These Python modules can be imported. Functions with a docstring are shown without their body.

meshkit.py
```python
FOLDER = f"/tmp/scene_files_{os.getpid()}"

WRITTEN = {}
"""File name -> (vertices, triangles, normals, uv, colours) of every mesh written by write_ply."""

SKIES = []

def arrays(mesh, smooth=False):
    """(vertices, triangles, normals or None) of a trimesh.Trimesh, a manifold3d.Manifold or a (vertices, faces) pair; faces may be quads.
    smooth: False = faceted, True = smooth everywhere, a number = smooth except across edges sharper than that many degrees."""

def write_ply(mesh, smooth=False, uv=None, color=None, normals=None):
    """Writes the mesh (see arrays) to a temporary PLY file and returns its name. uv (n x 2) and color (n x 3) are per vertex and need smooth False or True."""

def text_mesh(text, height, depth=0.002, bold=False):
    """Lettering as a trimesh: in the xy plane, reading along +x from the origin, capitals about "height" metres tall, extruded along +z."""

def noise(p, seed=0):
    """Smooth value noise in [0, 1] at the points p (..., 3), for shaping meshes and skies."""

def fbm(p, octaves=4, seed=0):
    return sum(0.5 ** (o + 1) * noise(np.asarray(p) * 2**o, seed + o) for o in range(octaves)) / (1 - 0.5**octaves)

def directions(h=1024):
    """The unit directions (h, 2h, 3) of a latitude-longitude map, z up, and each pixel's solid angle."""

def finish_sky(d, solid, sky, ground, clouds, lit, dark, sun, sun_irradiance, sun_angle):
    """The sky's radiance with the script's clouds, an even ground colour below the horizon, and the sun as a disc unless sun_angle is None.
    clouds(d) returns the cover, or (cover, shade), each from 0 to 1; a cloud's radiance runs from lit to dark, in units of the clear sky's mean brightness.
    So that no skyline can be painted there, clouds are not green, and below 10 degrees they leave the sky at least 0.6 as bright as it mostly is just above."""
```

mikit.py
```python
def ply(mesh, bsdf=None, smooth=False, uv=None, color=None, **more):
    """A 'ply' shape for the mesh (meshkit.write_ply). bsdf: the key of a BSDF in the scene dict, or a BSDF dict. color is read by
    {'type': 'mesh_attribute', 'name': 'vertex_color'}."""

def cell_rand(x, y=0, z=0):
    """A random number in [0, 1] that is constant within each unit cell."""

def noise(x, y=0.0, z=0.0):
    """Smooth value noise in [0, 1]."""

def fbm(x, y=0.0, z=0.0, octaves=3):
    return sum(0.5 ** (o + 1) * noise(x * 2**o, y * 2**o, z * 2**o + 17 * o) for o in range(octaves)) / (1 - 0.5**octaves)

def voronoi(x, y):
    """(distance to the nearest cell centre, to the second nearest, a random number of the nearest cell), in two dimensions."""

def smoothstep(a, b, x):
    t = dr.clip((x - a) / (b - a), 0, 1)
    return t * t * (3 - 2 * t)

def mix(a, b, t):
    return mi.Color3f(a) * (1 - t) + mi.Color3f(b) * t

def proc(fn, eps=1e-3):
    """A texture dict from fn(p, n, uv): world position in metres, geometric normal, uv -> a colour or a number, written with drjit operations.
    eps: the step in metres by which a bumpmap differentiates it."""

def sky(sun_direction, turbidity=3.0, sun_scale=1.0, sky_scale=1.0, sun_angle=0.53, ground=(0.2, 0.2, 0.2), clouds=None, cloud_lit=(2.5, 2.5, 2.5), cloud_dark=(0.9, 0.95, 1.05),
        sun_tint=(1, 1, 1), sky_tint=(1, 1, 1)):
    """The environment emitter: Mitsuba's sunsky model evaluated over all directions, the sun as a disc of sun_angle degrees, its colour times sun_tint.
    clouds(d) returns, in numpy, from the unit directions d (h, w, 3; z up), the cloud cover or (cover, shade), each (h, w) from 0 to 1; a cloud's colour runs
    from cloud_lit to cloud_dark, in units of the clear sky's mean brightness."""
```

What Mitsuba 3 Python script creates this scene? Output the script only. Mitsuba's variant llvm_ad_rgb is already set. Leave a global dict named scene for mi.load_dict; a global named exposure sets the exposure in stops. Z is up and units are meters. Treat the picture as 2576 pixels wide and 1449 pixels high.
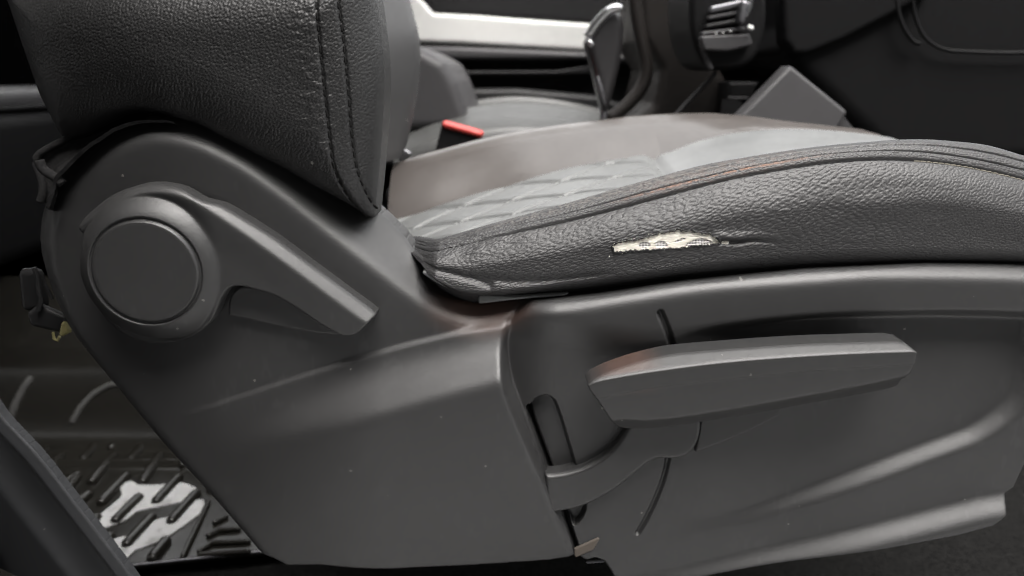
"""Worn front car seat seen through the open door: plastic side shield, levers, leather cushion with a tear, dark cabin behind."""
import math, random
import numpy as np, trimesh, manifold3d as m3, shapely, mitsuba as mi, mikit, drjit as dr
from scipy.interpolate import Akima1DInterpolator, PchipInterpolator, CubicSpline
from scipy.spatial import cKDTree
from scipy.ndimage import gaussian_filter, map_coordinates
from meshkit import noise as mnoise, fbm as mfbm
from mikit import proc, noise, fbm, smoothstep, mix, voronoi, cell_rand

T = mi.ScalarTransform4f
scene, labels = {}, {}
rng = np.random.default_rng(7)

# ------------------------------------------------------------------ camera, sky, exposure
exposure = 4.5
PITCH = math.radians(15)
CAM = np.array([0, -0.44 * math.cos(PITCH), 0.44 * math.sin(PITCH)])
scene['camera'] = dict(type='thinlens', fov=2 * math.degrees(math.atan(1288 / 2022)), fov_axis='x', near_clip=0.01, far_clip=200.0,
                       aperture_radius=0.0018, focus_distance=0.425,
                       to_world=T().look_at(origin=CAM.tolist(), target=[0, 0, 0], up=[0, 0, 1]))
# overcast day: a broad, soft sun behind cloud, up and to the right of the open door
scene['sky'] = mikit.sky((0.16, -0.42, 0.95), turbidity=3, sun_scale=0.3, sky_scale=0.45, sun_angle=42, sun_tint=(0.85, 0.97, 1.20), clouds=lambda d: 1.0, ground=(0.12, 0.12, 0.12))

# ------------------------------------------------------------------ materials
def rgb(*c): return {'type': 'rgb', 'value': list(c if len(c) == 3 else c * 3)}
def mat(key, base, rough, spec=0.5, metallic=0.0, bump=None, **kw):
    b = dict(type='principled', base_color=base if isinstance(base, dict) else rgb(*base), roughness=rough, specular=spec, metallic=metallic, **kw)
    if bump is not None: b = dict(type='bumpmap', arbitrary={**bump[0]}, scale=bump[1], bsdf=b)
    scene[key] = dict(type='twosided', bsdf=b)

def specks(p, density, size):
    """small pale dust specks, one in a few of the cells of a fine grid"""
    x, y = p.x / size, p.z / size
    d, d2, w = voronoi(x + 0.0, y)
    return dr.select((w < density) & (d < 0.08 + 0.18 * w / density), mi.Float(1), mi.Float(0))
def plastic_color(base, warm_corner=True):
    def fn(p, n, uv):
        c = mix(tuple(1.12 * b for b in base), tuple(0.9 * b for b in base), fbm(p.x * 25, p.y * 25, p.z * 25, 3))
        c = mix(c, (0.25, 0.24, 0.22), 0.35 * specks(p, 0.0025, 0.0030))
        c = mix(c, (0.10, 0.10, 0.10), 0.045 * smoothstep(0.62, 0.8, fbm(p.x * 260, p.y * 260, p.z * 90, 2)) * smoothstep(0.5, 0.75, noise(p.x * 30 + 9, p.z * 30)))
        if warm_corner:   # reddish inner corner of the shield: scuff plus a warm reflection painted in
            g = smoothstep(0.030, 0.004, dr.sqrt(dr.square((p.x + 0.018) * 0.8) + dr.square((p.z + 0.012) * 1.5)))
            c = mix(c, (0.12, 0.055, 0.035), 0.6 * g * (0.7 + 0.3 * noise(p.x * 300, p.y * 300, p.z * 300)))
        return c
    return proc(fn)
def grain(p, n, uv):
    return fbm(p.x * 1200, p.y * 1200, p.z * 1200, 2)
mat('shield_plastic', plastic_color((0.0170, 0.0169, 0.0172)), 0.51, 0.8, bump=(proc(grain, 3e-4), 0.00008))
mat('lever_plastic', plastic_color((0.0175, 0.0174, 0.0176), False), 0.50, 0.8, bump=(proc(grain, 3e-4), 0.00007))
def handle_color(p, n, uv):
    c = mix((0.020, 0.0198, 0.0199), (0.0165, 0.0164, 0.0165), fbm(p.x * 25, p.y * 25, p.z * 25, 3))
    g = smoothstep(0.022, 0.004, dr.abs(p.x - 0.060)) * smoothstep(-0.0352, -0.0335, p.y) * smoothstep(-0.050, -0.044, p.z)
    return mix(mix(c, (0.075, 0.038, 0.027), 0.5 * g), (0.22, 0.21, 0.20), 0.3 * specks(p, 0.003, 0.003))
mat('handle_plastic', proc(handle_color), 0.50, 0.7, bump=(proc(grain, 3e-4), 0.00003))
def leather_color(base):
    def fn(p, n, uv):
        c = mix(tuple(1.15 * b for b in base), tuple(0.88 * b for b in base), fbm(p.x * 35, p.y * 35, p.z * 35, 3))
        return mix(c, (0.25, 0.24, 0.22), 0.35 * specks(p, 0.002, 0.005))
    return proc(fn)
def seam_leather(p, n, uv):
    """side leather; between the seams (uv.y = place across the bolster, uv.x = metres along) it is rubbed through to tan"""
    c = mix((0.025, 0.0246, 0.0254), (0.020, 0.0197, 0.0203), fbm(p.x * 35, p.y * 35, p.z * 35, 3))
    along = smoothstep(0.045, 0.095, uv.x) * smoothstep(0.185, 0.125, uv.x)
    band = smoothstep(4.30, 4.55, uv.y) * smoothstep(5.0, 4.75, uv.y)
    edge = smoothstep(4.0, 4.3, uv.y) * smoothstep(6.6, 5.2, uv.y)
    rub = noise(p.x * 500, p.y * 700, p.z * 700)
    c = mix(c, (0.075, 0.050, 0.040), 0.5 * along * edge * smoothstep(0.3, 0.7, rub))
    c = mix(c, (0.17, 0.070, 0.030), 0.75 * along * band * smoothstep(0.1, 0.8, rub))
    pale = smoothstep(5.0, 5.6, uv.y) * smoothstep(-0.06, 0.03, uv.x) * smoothstep(0.16, 0.08, uv.x)
    return mix(c, (0.11, 0.10, 0.09), 0.5 * pale * smoothstep(0.35, 0.7, noise(p.x * 700, p.y * 700, p.z * 700)))
mat('seam_leather', proc(seam_leather), 0.50, 0.55)
mat('back_leather', leather_color((0.0095, 0.0095, 0.0097)), 0.50, 0.55)
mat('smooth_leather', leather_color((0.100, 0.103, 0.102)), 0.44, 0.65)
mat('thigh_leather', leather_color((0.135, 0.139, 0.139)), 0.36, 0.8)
mat('far_leather', leather_color((0.050, 0.051, 0.050)), 0.45, 0.6)
mat('reflected_brown', leather_color((0.064, 0.057, 0.053)), 0.27, 1.0)  # brown of reflected warm light put into the base colour
mat('grey_vinyl', leather_color((0.05, 0.05, 0.051)), 0.5, 0.6)
mat('thread_dark', (0.005, 0.005, 0.005), 0.8, 0.2)
mat('thread_pale', (0.13, 0.12, 0.095), 0.7, 0.3)
mat('cream_lining', proc(lambda p, n, uv: mix((0.82, 0.80, 0.72), (0.68, 0.65, 0.56), noise(p.x * 900, p.y * 900, p.z * 1500))), 0.9, 0.1,
    bump=(proc(lambda p, n, uv: noise(p.x * 1600, 3.0, p.z * 2600), 2e-4), 0.0006))
mat('netting', (0.80, 0.79, 0.78), 0.6, 0.3)
mat('under_foam', (0.38, 0.36, 0.36), 0.9, 0.1)
mat('black_cloth', proc(lambda p, n, uv: mix((0.010, 0.010, 0.0105), (0.018, 0.0175, 0.0175), noise(p.x * 900, p.y * 900, p.z * 900))), 0.9, 0.2, sheen=0.4)
mat('cabin_black', (0.006, 0.006, 0.0064), 0.55, 0.15)
mat('cabin_dark', (0.012, 0.012, 0.0125), 0.5, 0.3)
mat('cabin_grey', (0.045, 0.044, 0.046), 0.5, 0.35)
mat('console_brown', (0.014, 0.012, 0.011), 0.5, 0.3)
mat('ivory_trim', (0.56, 0.56, 0.545), 0.45, 0.5)
mat('gloss_dark', (0.022, 0.021, 0.022), 0.3, 0.8)
mat('chrome', (0.75, 0.75, 0.76), 0.12, metallic=1.0)
mat('satin_metal', (0.26, 0.26, 0.275), 0.42, metallic=1.0)
mat('red_plastic', (0.50, 0.060, 0.050), 0.4, 0.5)
mat('yellow_plastic', (0.20, 0.18, 0.08), 0.5, 0.4)
mat('beige_metal', (0.075, 0.063, 0.052), 0.6, 0.4)
mat('mat_rubber', proc(lambda p, n, uv: mix((0.018, 0.017, 0.0145), (0.012, 0.0115, 0.010), fbm(p.x * 40, p.y * 40, p.z * 40, 3))), 0.2, 0.3)
mat('reflection_white', proc(lambda p, n, uv: mix((0.52, 0.52, 0.52), (0.34, 0.34, 0.335), smoothstep(0.6, 0.8, fbm(p.x * 60, p.y * 60, 0, 3)))), 0.35, 0.5)  # near-white colour of the reflection painted on the floor mat
mat('highlight_grey', (0.085, 0.085, 0.083), 0.2, 0.8)  # paler than the rubber: wet highlights put into the colour
mat('rib_rubber', (0.012, 0.011, 0.009), 0.25, 0.6)
mat('carpet', proc(lambda p, n, uv: mix((0.004, 0.004, 0.004), (0.012, 0.0118, 0.0115), noise(p.x * 500, p.y * 500, p.z * 500))), 0.95, 0.1)
mat('headliner', (0.30, 0.29, 0.27), 0.9, 0.1)
mat('sill_rubber', plastic_color((0.026, 0.027, 0.029), False), 0.5, 0.4)
mat('shade_wall_grey', (0.08, 0.08, 0.08), 0.9, 0.2)
mat('body_paint', (0.45, 0.45, 0.45), 0.4, 0.5)

# ------------------------------------------------------------------ object helpers
def numbered(key):
    if key not in scene and not any(k.startswith(key + '__') for k in scene): return key
    n = 1
    while f'{key}_{n:03d}' in scene or any(k.startswith(f'{key}_{n:03d}__') for k in scene): n += 1
    return f'{key}_{n:03d}'
def obj(name, mesh, m, parent=None, smooth=35, label=None, kind=None, **kw):
    key = numbered((parent + '__' if parent else '') + name)
    scene[key] = mikit.ply(mesh, m, smooth=smooth, **kw)
    lab = {}
    if label: lab['label'] = label
    if kind: lab['kind'] = kind
    if lab: labels[key] = lab
    return key
def thing(key, label, category, **more):
    labels[key] = dict(label=label, category=category, **more); return key

def A(*chunks): return np.array([p for c in chunks for p in c], float)
def spl(pts, step=0.5):
    pts = np.asarray(pts, float)
    s = np.r_[0, np.cumsum(np.linalg.norm(np.diff(pts, axis=0), axis=1))]
    return Akima1DInterpolator(s, pts)(np.linspace(0, s[-1], max(8, int(s[-1] / step))))
def loop(pts, step=0.5):
    pts = np.asarray(pts, float); n = len(pts); k = 4
    p = np.vstack([pts[-k:], pts, pts[:k + 1]])
    s = np.r_[0, np.cumsum(np.linalg.norm(np.diff(p, axis=0), axis=1))]
    return Akima1DInterpolator(s, p)(np.linspace(s[k], s[k + n], max(12, int((s[k + n] - s[k]) / step)) + 1)[:-1])
def dense(pts, step=0.5, closed=True):
    pts = np.asarray(pts, float)
    if closed: pts = np.vstack([pts, pts[:1]])
    s = np.r_[0, np.cumsum(np.linalg.norm(np.diff(pts, axis=0), axis=1))]
    t = np.linspace(0, s[-1], max(8, int(s[-1] / step)) + 1)
    if closed: t = t[:-1]
    return np.c_[np.interp(t, s, pts[:, 0]), np.interp(t, s, pts[:, 1])]
class Curve:
    """open curve; sd = distance, positive on the left of its direction; t = place along it, 0 to 1"""
    def __init__(self, pts, ext=60, smooth=True):
        self.ext = ext; c = spl(pts, 0.4) if smooth else dense(pts, 0.4, False)
        a, b = c[0] - c[3], c[-1] - c[-4]
        e = np.linspace(0, 1, 100)[:, None]
        self.c = np.vstack([(c[0] + a / np.linalg.norm(a) * ext * e[:0:-1]) if ext else c[:0], c, (c[-1] + b / np.linalg.norm(b) * ext * e[1:]) if ext else c[:0]])
        self.tan = np.gradient(self.c, axis=0); self.tree = cKDTree(self.c)
    def __call__(self, x, z):
        q = np.c_[np.ravel(x), np.ravel(z)]
        d, i = self.tree.query(q)
        r = q - self.c[i]; t = self.tan[i]
        s = np.sign(t[:, 0] * r[:, 1] - t[:, 1] * r[:, 0])
        if self.ext:
            c = (t[:, 0] * r[:, 1] - t[:, 1] * r[:, 0]) / np.linalg.norm(t, axis=1)
            return np.where(np.abs(c) > 0.8 * d, c, d * s).reshape(np.shape(x))
        return (d * np.where(s == 0, 1, s)).reshape(np.shape(x))
def sdist(poly, x, z):
    """signed distance to a closed polygon, positive inside; nearest boundary point"""
    q = np.c_[np.ravel(x), np.ravel(z)]
    d, i = cKDTree(poly).query(q)
    a, b, c = poly[i - 1], poly[i], poly[(i + 1) % len(poly)]
    best, bp = d, b.copy()
    for u, v in ((a, b), (b, c)):
        w = v - u; t = np.clip(((q - u) * w).sum(1) / np.maximum((w * w).sum(1), 1e-12), 0, 1)
        pt = u + w * t[:, None]; dd = np.linalg.norm(q - pt, axis=1)
        m = dd <= best; bp[m] = pt[m]; best = np.minimum(best, dd)
    ins = shapely.contains_xy(shapely.Polygon(poly), q[:, 0], q[:, 1])
    return np.where(ins, best, -best).reshape(np.shape(x)), bp
def sm(a, b, x):
    t = np.clip((x - a) / (b - a), 0, 1); return t * t * (3 - 2 * t)
def softplus(x, r): return r * np.log1p(np.exp(np.clip(x / r, -40, 40)))
def rounding(sd, r): d = np.clip(sd / r, 0, 1); return r * (1 - np.sqrt(np.maximum(0, 1 - (1 - d) ** 2)))

def grid_faces(nx, nz, keep=None):
    i = np.arange(nx * nz).reshape(nz, nx)
    a, b, c, d = i[:-1, :-1].ravel(), i[:-1, 1:].ravel(), i[1:, 1:].ravel(), i[1:, :-1].ravel()
    return np.vstack([np.c_[a, b, c], np.c_[a, c, d]])
def cut(x, z, polys, step):
    """snap a grid's points to closed outlines; each outline is (polygon, keep_inside). Returns moved x, z, ok mask and signed distance to the first one"""
    x, z = x.copy(), z.copy(); ok = np.ones(x.shape, bool); first = None; edge = np.zeros(x.shape, bool)
    for poly, inside in polys:
        sd, bp = sdist(poly, x, z)
        if not inside: sd = -sd
        snap = (sd < 0.3 * step) & (sd > -0.95 * step)
        xf, zf, s = x.ravel(), z.ravel(), snap.ravel()
        xf[s], zf[s] = bp[s, 0], bp[s, 1]
        x, z = xf.reshape(x.shape), zf.reshape(z.shape)
        ok &= (sd >= 0.3 * step) | snap; edge |= snap
        if first is None: first = np.where(snap, 0, np.maximum(sd, 0))
    return x, z, ok, first, edge
def finish(V, F, skirt, direction=(0, 1, 0)):
    """drop loose points; add a skirt below every open edge (its own points, so the rim stays crisp)"""
    used, inv = np.unique(F, return_inverse=True); V, F = V[used], inv.reshape(-1, 3)
    if skirt:
        E = np.vstack([F[:, [0, 1]], F[:, [1, 2]], F[:, [2, 0]]]); S = np.sort(E, axis=1)
        _, idx, cnt = np.unique(S[:, 0] * (len(V) + 1) + S[:, 1], return_index=True, return_counts=True)
        B = E[idx[cnt == 1]]
        bu, bi = np.unique(B, return_inverse=True); bi = bi.reshape(-1, 2); n, m = len(V), len(bu)
        V = np.vstack([V, V[bu], V[bu] + np.asarray(direction) * skirt])
        F = np.vstack([F, np.c_[bi[:, 1], bi[:, 0], bi[:, 0] + m] + n, np.c_[bi[:, 1], bi[:, 0] + m, bi[:, 1] + m] + n])
    return trimesh.Trimesh(V / 1000.0, F, process=False)
def relief(outline, hfun, step=0.7, blur=0.0, detail=None, skirt=15, rim=1.5, holes=()):
    """a moulded plate standing in the x-z plane (mm): its face is at y = -h(x, z), rounded at the outline, with a skirt going back"""
    outline = dense(outline, step * 0.5)
    lo, hi = outline.min(0) - 3 * step, outline.max(0) + 3 * step
    gx, gz = np.arange(lo[0], hi[0], step), np.arange(lo[1], hi[1], step)
    X, Z = np.meshgrid(gx, gz)
    H = hfun(X, Z)
    if blur: H = gaussian_filter(H, blur / step, mode='nearest')
    x, z, ok, sd, edge = cut(X, Z, [(outline, True)] + [(dense(h, step * 0.5), False) for h in holes], step)
    h = map_coordinates(H, [(z - gz[0]) / step, (x - gx[0]) / step], order=1, mode='nearest')
    if detail: h = h + detail(x, z)
    if rim: h = h - rounding(sd, rim)
    F = grid_faces(len(gx), len(gz)); okf = ok.ravel(); e = edge.ravel()
    F = F[okf[F].all(1)]
    q = np.c_[x.ravel(), z.ravel()]; u, v = q[F[:, 1]] - q[F[:, 0]], q[F[:, 2]] - q[F[:, 0]]; area = np.abs(u[:, 0] * v[:, 1] - u[:, 1] * v[:, 0])
    alle = e[F].all(1)
    F = F[(area > 1e-4) & ~(alle & (area < 0.15 * step * step))]
    return finish(np.c_[x.ravel(), -h.ravel(), z.ravel()], F, skirt)
def tube(pts, r, n=10, cap=True):
    """round bar along points in metres; r a number or one per point"""
    pts = np.asarray(pts, float); r = np.broadcast_to(r, len(pts))
    t = np.gradient(pts, axis=0); t /= np.linalg.norm(t, axis=1, keepdims=True) + 1e-12
    ref = np.array([0.13, 0.3, 1.0]) if abs(t[:, 2]).mean() < 0.8 else np.array([1.0, 0.2, 0.1])
    a = np.cross(t, ref); a /= np.linalg.norm(a, axis=1, keepdims=True); b = np.cross(t, a)
    ph = np.linspace(0, 2 * np.pi, n, endpoint=False)
    V = pts[:, None] + r[:, None, None] * (np.cos(ph)[None, :, None] * a[:, None] + np.sin(ph)[None, :, None] * b[:, None])
    i = np.arange(len(pts) * n).reshape(len(pts), n); j = np.roll(i, -1, axis=1)
    F = np.vstack([np.c_[i[:-1].ravel(), j[:-1].ravel(), j[1:].ravel()], np.c_[i[:-1].ravel(), j[1:].ravel(), i[1:].ravel()]])
    V = V.reshape(-1, 3)
    if cap:
        m = len(V); V = np.vstack([V, pts[0], pts[-1]])
        F = np.vstack([F, np.c_[j[0], i[0], np.full(n, m)], np.c_[i[-1], j[-1], np.full(n, m + 1)]])
    return trimesh.Trimesh(V, F, process=False)
def hull(points, r, seg=16):
    """convex body round points (metres): hull of spheres"""
    r = np.broadcast_to(r, len(points))
    m = m3.Manifold.batch_hull([m3.Manifold.sphere(float(q), seg).translate([float(c) for c in p]) for p, q in zip(points, r)])
    o = m.to_mesh(); return trimesh.Trimesh(o.vert_properties[:, :3], o.tri_verts, process=False)
def rbox(lo, hi, r=0.006, seg=12):
    lo, hi = np.array(lo, float) + r, np.array(hi, float) - r
    return hull([(x, y, z) for x in (lo[0], hi[0]) for y in (lo[1], hi[1]) for z in (lo[2], hi[2])], r, seg)
def plate(outline, y, depth, rim=4.0, step=2.0):
    """upright plate with a rounded front edge: outline in mm (x, z), its face at y, depth back (metres)"""
    return relief(outline, lambda x, z: 0 * x - y * 1000.0, step, rim=rim, skirt=depth * 1000)
def sheet(P):
    """grid of points (m, n, 3) in metres"""
    m, n = P.shape[:2]; return trimesh.Trimesh(P.reshape(-1, 3), grid_faces(n, m), process=False)
def pebbles(a, b, seed, jitter=0.85):
    """leather grain: raised cells (0 to 1) divided by creases; a, b in cell units"""
    a, b = np.ravel(a), np.ravel(b)
    i0, i1, j0, j1 = int(a.min()) - 2, int(a.max()) + 3, int(b.min()) - 2, int(b.max()) + 3
    g = np.random.default_rng(seed)
    I, J = np.meshgrid(np.arange(i0, i1), np.arange(j0, j1))
    pts = np.c_[(I + 0.5 * (J % 2)).ravel(), J.ravel()] + jitter * (g.random((I.size, 2)) - 0.5)
    d, _ = cKDTree(pts).query(np.c_[a, b], k=2)
    return sm(0.0, 0.30, d[:, 1] - d[:, 0])

# ================================================================== the cabin shell (mostly outside the frame; it shades the seat)
obj('ground', trimesh.creation.box(bounds=[[-30, -30, -0.72], [30, 30, -0.70]]), 'body_paint', kind='structure', label='grey ground under the car')
labels['ground'] = {'kind': 'structure'}
obj('cabin_floor', rbox((-1.5, -0.06, -0.36), (1.5, 1.25, -0.30), 0.004), 'carpet'); labels['cabin_floor'] = {'kind': 'structure'}
r_ = 'car_roof'  # unseen roof; its opening and left overhang are shaped to light and shade
obj('panel', rbox((-1.5, -0.34, 0.80), (-0.20, 1.3, 0.82), 0.004), 'headliner', r_)
obj('side_rail', rbox((-0.25, 0.15, 0.80), (0.45, 0.23, 0.82), 0.004), 'headliner', r_)
obj('side_rail', rbox((-0.25, 1.10, 0.80), (0.45, 1.3, 0.82), 0.004), 'headliner', r_)
obj('header', rbox((0.35, 0.26, 0.80), (0.45, 1.10, 0.82), 0.004), 'headliner', r_)
thing(r_, 'unseen pale roof with an added opening that lets light down onto the seats', 'car roof')
thing('added_shade_wall', 'plain grey wall added outside the picture to block low sky light', 'wall')
obj('added_shade_wall', trimesh.creation.box(bounds=[[-6, -1.9, -0.70], [6, -1.7, 2.4]]), 'shade_wall_grey')  # unseen wall put in to keep low sky light off the seat
p_ = 'door_pillar'
obj('post', rbox((-0.44, -0.34, -0.30), (-0.285, -0.02, 0.80), 0.02), 'cabin_dark', p_)  # unseen; reaches far out so that it darkens the left of the seat
obj('rear_door', rbox((-1.5, -0.34, -0.30), (-0.44, -0.20, 0.30), 0.02), 'cabin_dark', p_)
thing(p_, 'unseen dark pillar and shut rear door, made deep to shade the seat from the left', 'door pillar')
f_ = 'cabin_walls'
obj('rear_wall', rbox((-1.56, -0.1, -0.30), (-1.45, 1.3, 0.80), 0.01), 'cabin_black', f_)
obj('front_wall', rbox((0.95, -0.1, -0.30), (1.05, 1.3, 0.34), 0.01), 'cabin_black', f_)
obj('door_post', rbox((-0.52, 1.20, -0.30), (-0.40, 1.28, 0.80), 0.02), 'cabin_dark', f_)
thing(f_, 'black walls closing the cabin at front and rear', 'cabin wall')

# ================================================================== the seat: side shield
S = 'car_seat'
R_pts = A([[-138.0, -183.5], [-172.3, -134.4]], [[-198.6, -99.3], [-220.5, -67.9]], [[-243.6, -32.6], [-253.9, -2.0], [-255.4, 20.8], [-247.7, 40.8]], [[-231.7, 58.5], [-211.6, 73.4]], [[-194.5, 79.9], [-184.0, 81.3], [-171.7, 79.9], [-159.6, 76.2], [-135.8, 62.5], [-116.0, 46.9], [-93.7, 28.1], [-77.2, 14.3], [-62.6, 1.8], [-47.7, -10.4], [-34.8, -18.7], [-21.6, -22.8]],
          [[-10.4, -20.4]], [[2.6, -14.7], [13.2, -11.1], [45.1, -5.8], [87.2, 1.2], [118.7, 5.0], [150.2, 7.4], [181.6, 9.8], [213.1, 10.4], [244.7, 10.0], [271.4, 9.1], [289.4, 7.4]])
ridge = Curve(R_pts)
R2 = Curve(A([[-202.7, -82.9], [-178.7, -71.9], [-155.3, -63.6], [-132.1, -55.4], [-109.2, -47.7], [-86.4, -40.4], [-63.9, -33.5], [-41.6, -27.7], [-21.6, -23.3], [0.4, -20.1]]))
R3 = Curve(A([[-189.6, -108.7], [-159.5, -94.2], [-127.9, -81.7], [-105.7, -74.4], [-83.7, -67.1], [-61.9, -60.4], [-40.2, -53.9], [-18.8, -48.0], [0.4, -42.5]]))
EL = Curve(A([[1.7, -17.2], [-1.5, -22.6]], [[-3.8, -29.2], [-4.4, -37.1], [-3.4, -47.3], [-0.4, -58.8], [4.8, -72.7], [12.5, -93.0], [20.4, -113.7], [28.5, -136.1], [36.1, -157.4]]))
DL = Curve(A([[58.9, -15.4], [89.4, -18.2], [116.3, -14.8], [141.0, -12.3], [167.9, -10.2], [196.9, -9.1], [228.1, -8.4], [278.1, -9.3]]))
R5 = Curve(A([[73.5, -148.5], [96.7, -141.4], [142.8, -130.9], [187.7, -113.4], [231.4, -94.2], [257.3, -83.2], [271.7, -73.4], [281.1, -61.3], [284.6, -47.0], [285.0, -30.5]]))
R6 = Curve(A([[50.2, -180.8], [97.0, -169.5], [143.3, -158.8], [188.8, -146.1], [233.5, -132.6], [266.7, -122.8], [286.6, -118.3], [299.6, -113.9]]))
x_at = lambda pts: pts[0][0]
X430, X950 = x_at([[-193.8, -64.5]]), x_at([[-69.6, -64.5]])
XA, XB = x_at([[76.3, -15.4]]), x_at([[171.6, -15.4]])
X5A, X5B = x_at([[76.7, -113.4]]), x_at([[222.4, -113.4]])
X6A, X6B = x_at([[49.0, -113.4]]), x_at([[233.9, -113.4]])
X129 = x_at([[-14.9, -17.3]]); X140 = x_at([[24.6, -17.3]])
def shield_height(x, z):
    dR, dB, dC, dE = ridge(x, z), -R2(x, z), -R3(x, z), EL(x, z)
    # left: wing, crease, shelf, lower face
    t = np.clip(dB / np.maximum(dB - dC, 1.0), 0, 3); t = np.where(dC > 0, np.maximum(t, 1 + dC / 25), t); t = np.minimum(t, 1.8)
    t = t - 0.10 * np.log1p(np.exp((t - 1) / 0.10)); t = np.maximum(t, 0)
    amp = 22 * sm(X430, X950, x)
    left = amp * (0.25 * t + 0.75 * t ** 2.2) + 2.0 * sm(-1.2, 1.6, dB) * sm(X430, X430 + 30, x) * np.clip(1 - t, 0, 1)
    low = np.maximum(dC, 0); left -= 0.0009 * low ** 2; left -= 0.0006 * np.maximum(-125 - x, 0) ** 2
    # right: rail, pocket, lower ledges
    right = 12.5 * sm(X129, X140, x)
    dD = -DL(x, z)
    right = right - 17 * sm(XA, XB, x) * sm(0, 9, dD) - 5 * (1 - sm(XA, XB, x)) * sm(0, 24, dD) + 5.0 * sm(0, 60, dD) * sm(XA, XB, x)
    right = right - 4 * sm(0, 22, -dE) * sm(60, 0, -dE) 
    d5, d6 = -R5(x, z), -R6(x, z)
    right = right + 6.8 * sm(X5A, X5B, x) * sm(-1, 10, d5)
    right = right + (3.6 + 5.2 * sm(X6A, X6B, x)) * sm(-1, 13, d6)
    k = s_left(dE); h = right * (1 - k) + (left - bevel(dE)) * k
    return h - (1.9 - 1.0 * np.exp(-((x + 28) / 26) ** 2)) * (1 - 0.5 * sm(-150, -225, x)) * softplus(dR, 1.9)
def s_left(d): return sm(-1.1, 0.8, -d)
def bevel(d): return 2.0 * sm(3.5, 0.0, -d)
groove_a = Curve([[79.5, -10.5], [82.4, -16.8], [85.1, -23.6], [87.5, -30.5], [90.0, -40.7], [91.7, -52.5]], 0)
groove_b = Curve([[88.8, -95.7], [88.3, -104.5], [86.1, -114.7], [82.0, -127.5], [77.8, -138.0], [73.7, -146.4]], 0)
slit = Curve([[9.5, -68.9], [11.8, -78.0], [18.4, -96.7], [26.1, -118.3], [33.5, -141.8], [39.1, -160.5]], 0)
slot_poly = dense(loop([[10.0, -73.1], [10.9, -66.0], [15.3, -61.6], [20.7, -60.9], [24.4, -64.5], [28.2, -75.5], [33.0, -91.6], [38.0, -109.3], [42.6, -130.0], [35.8, -140.5], [26.1, -118.3], [16.5, -92.9]]))
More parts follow.
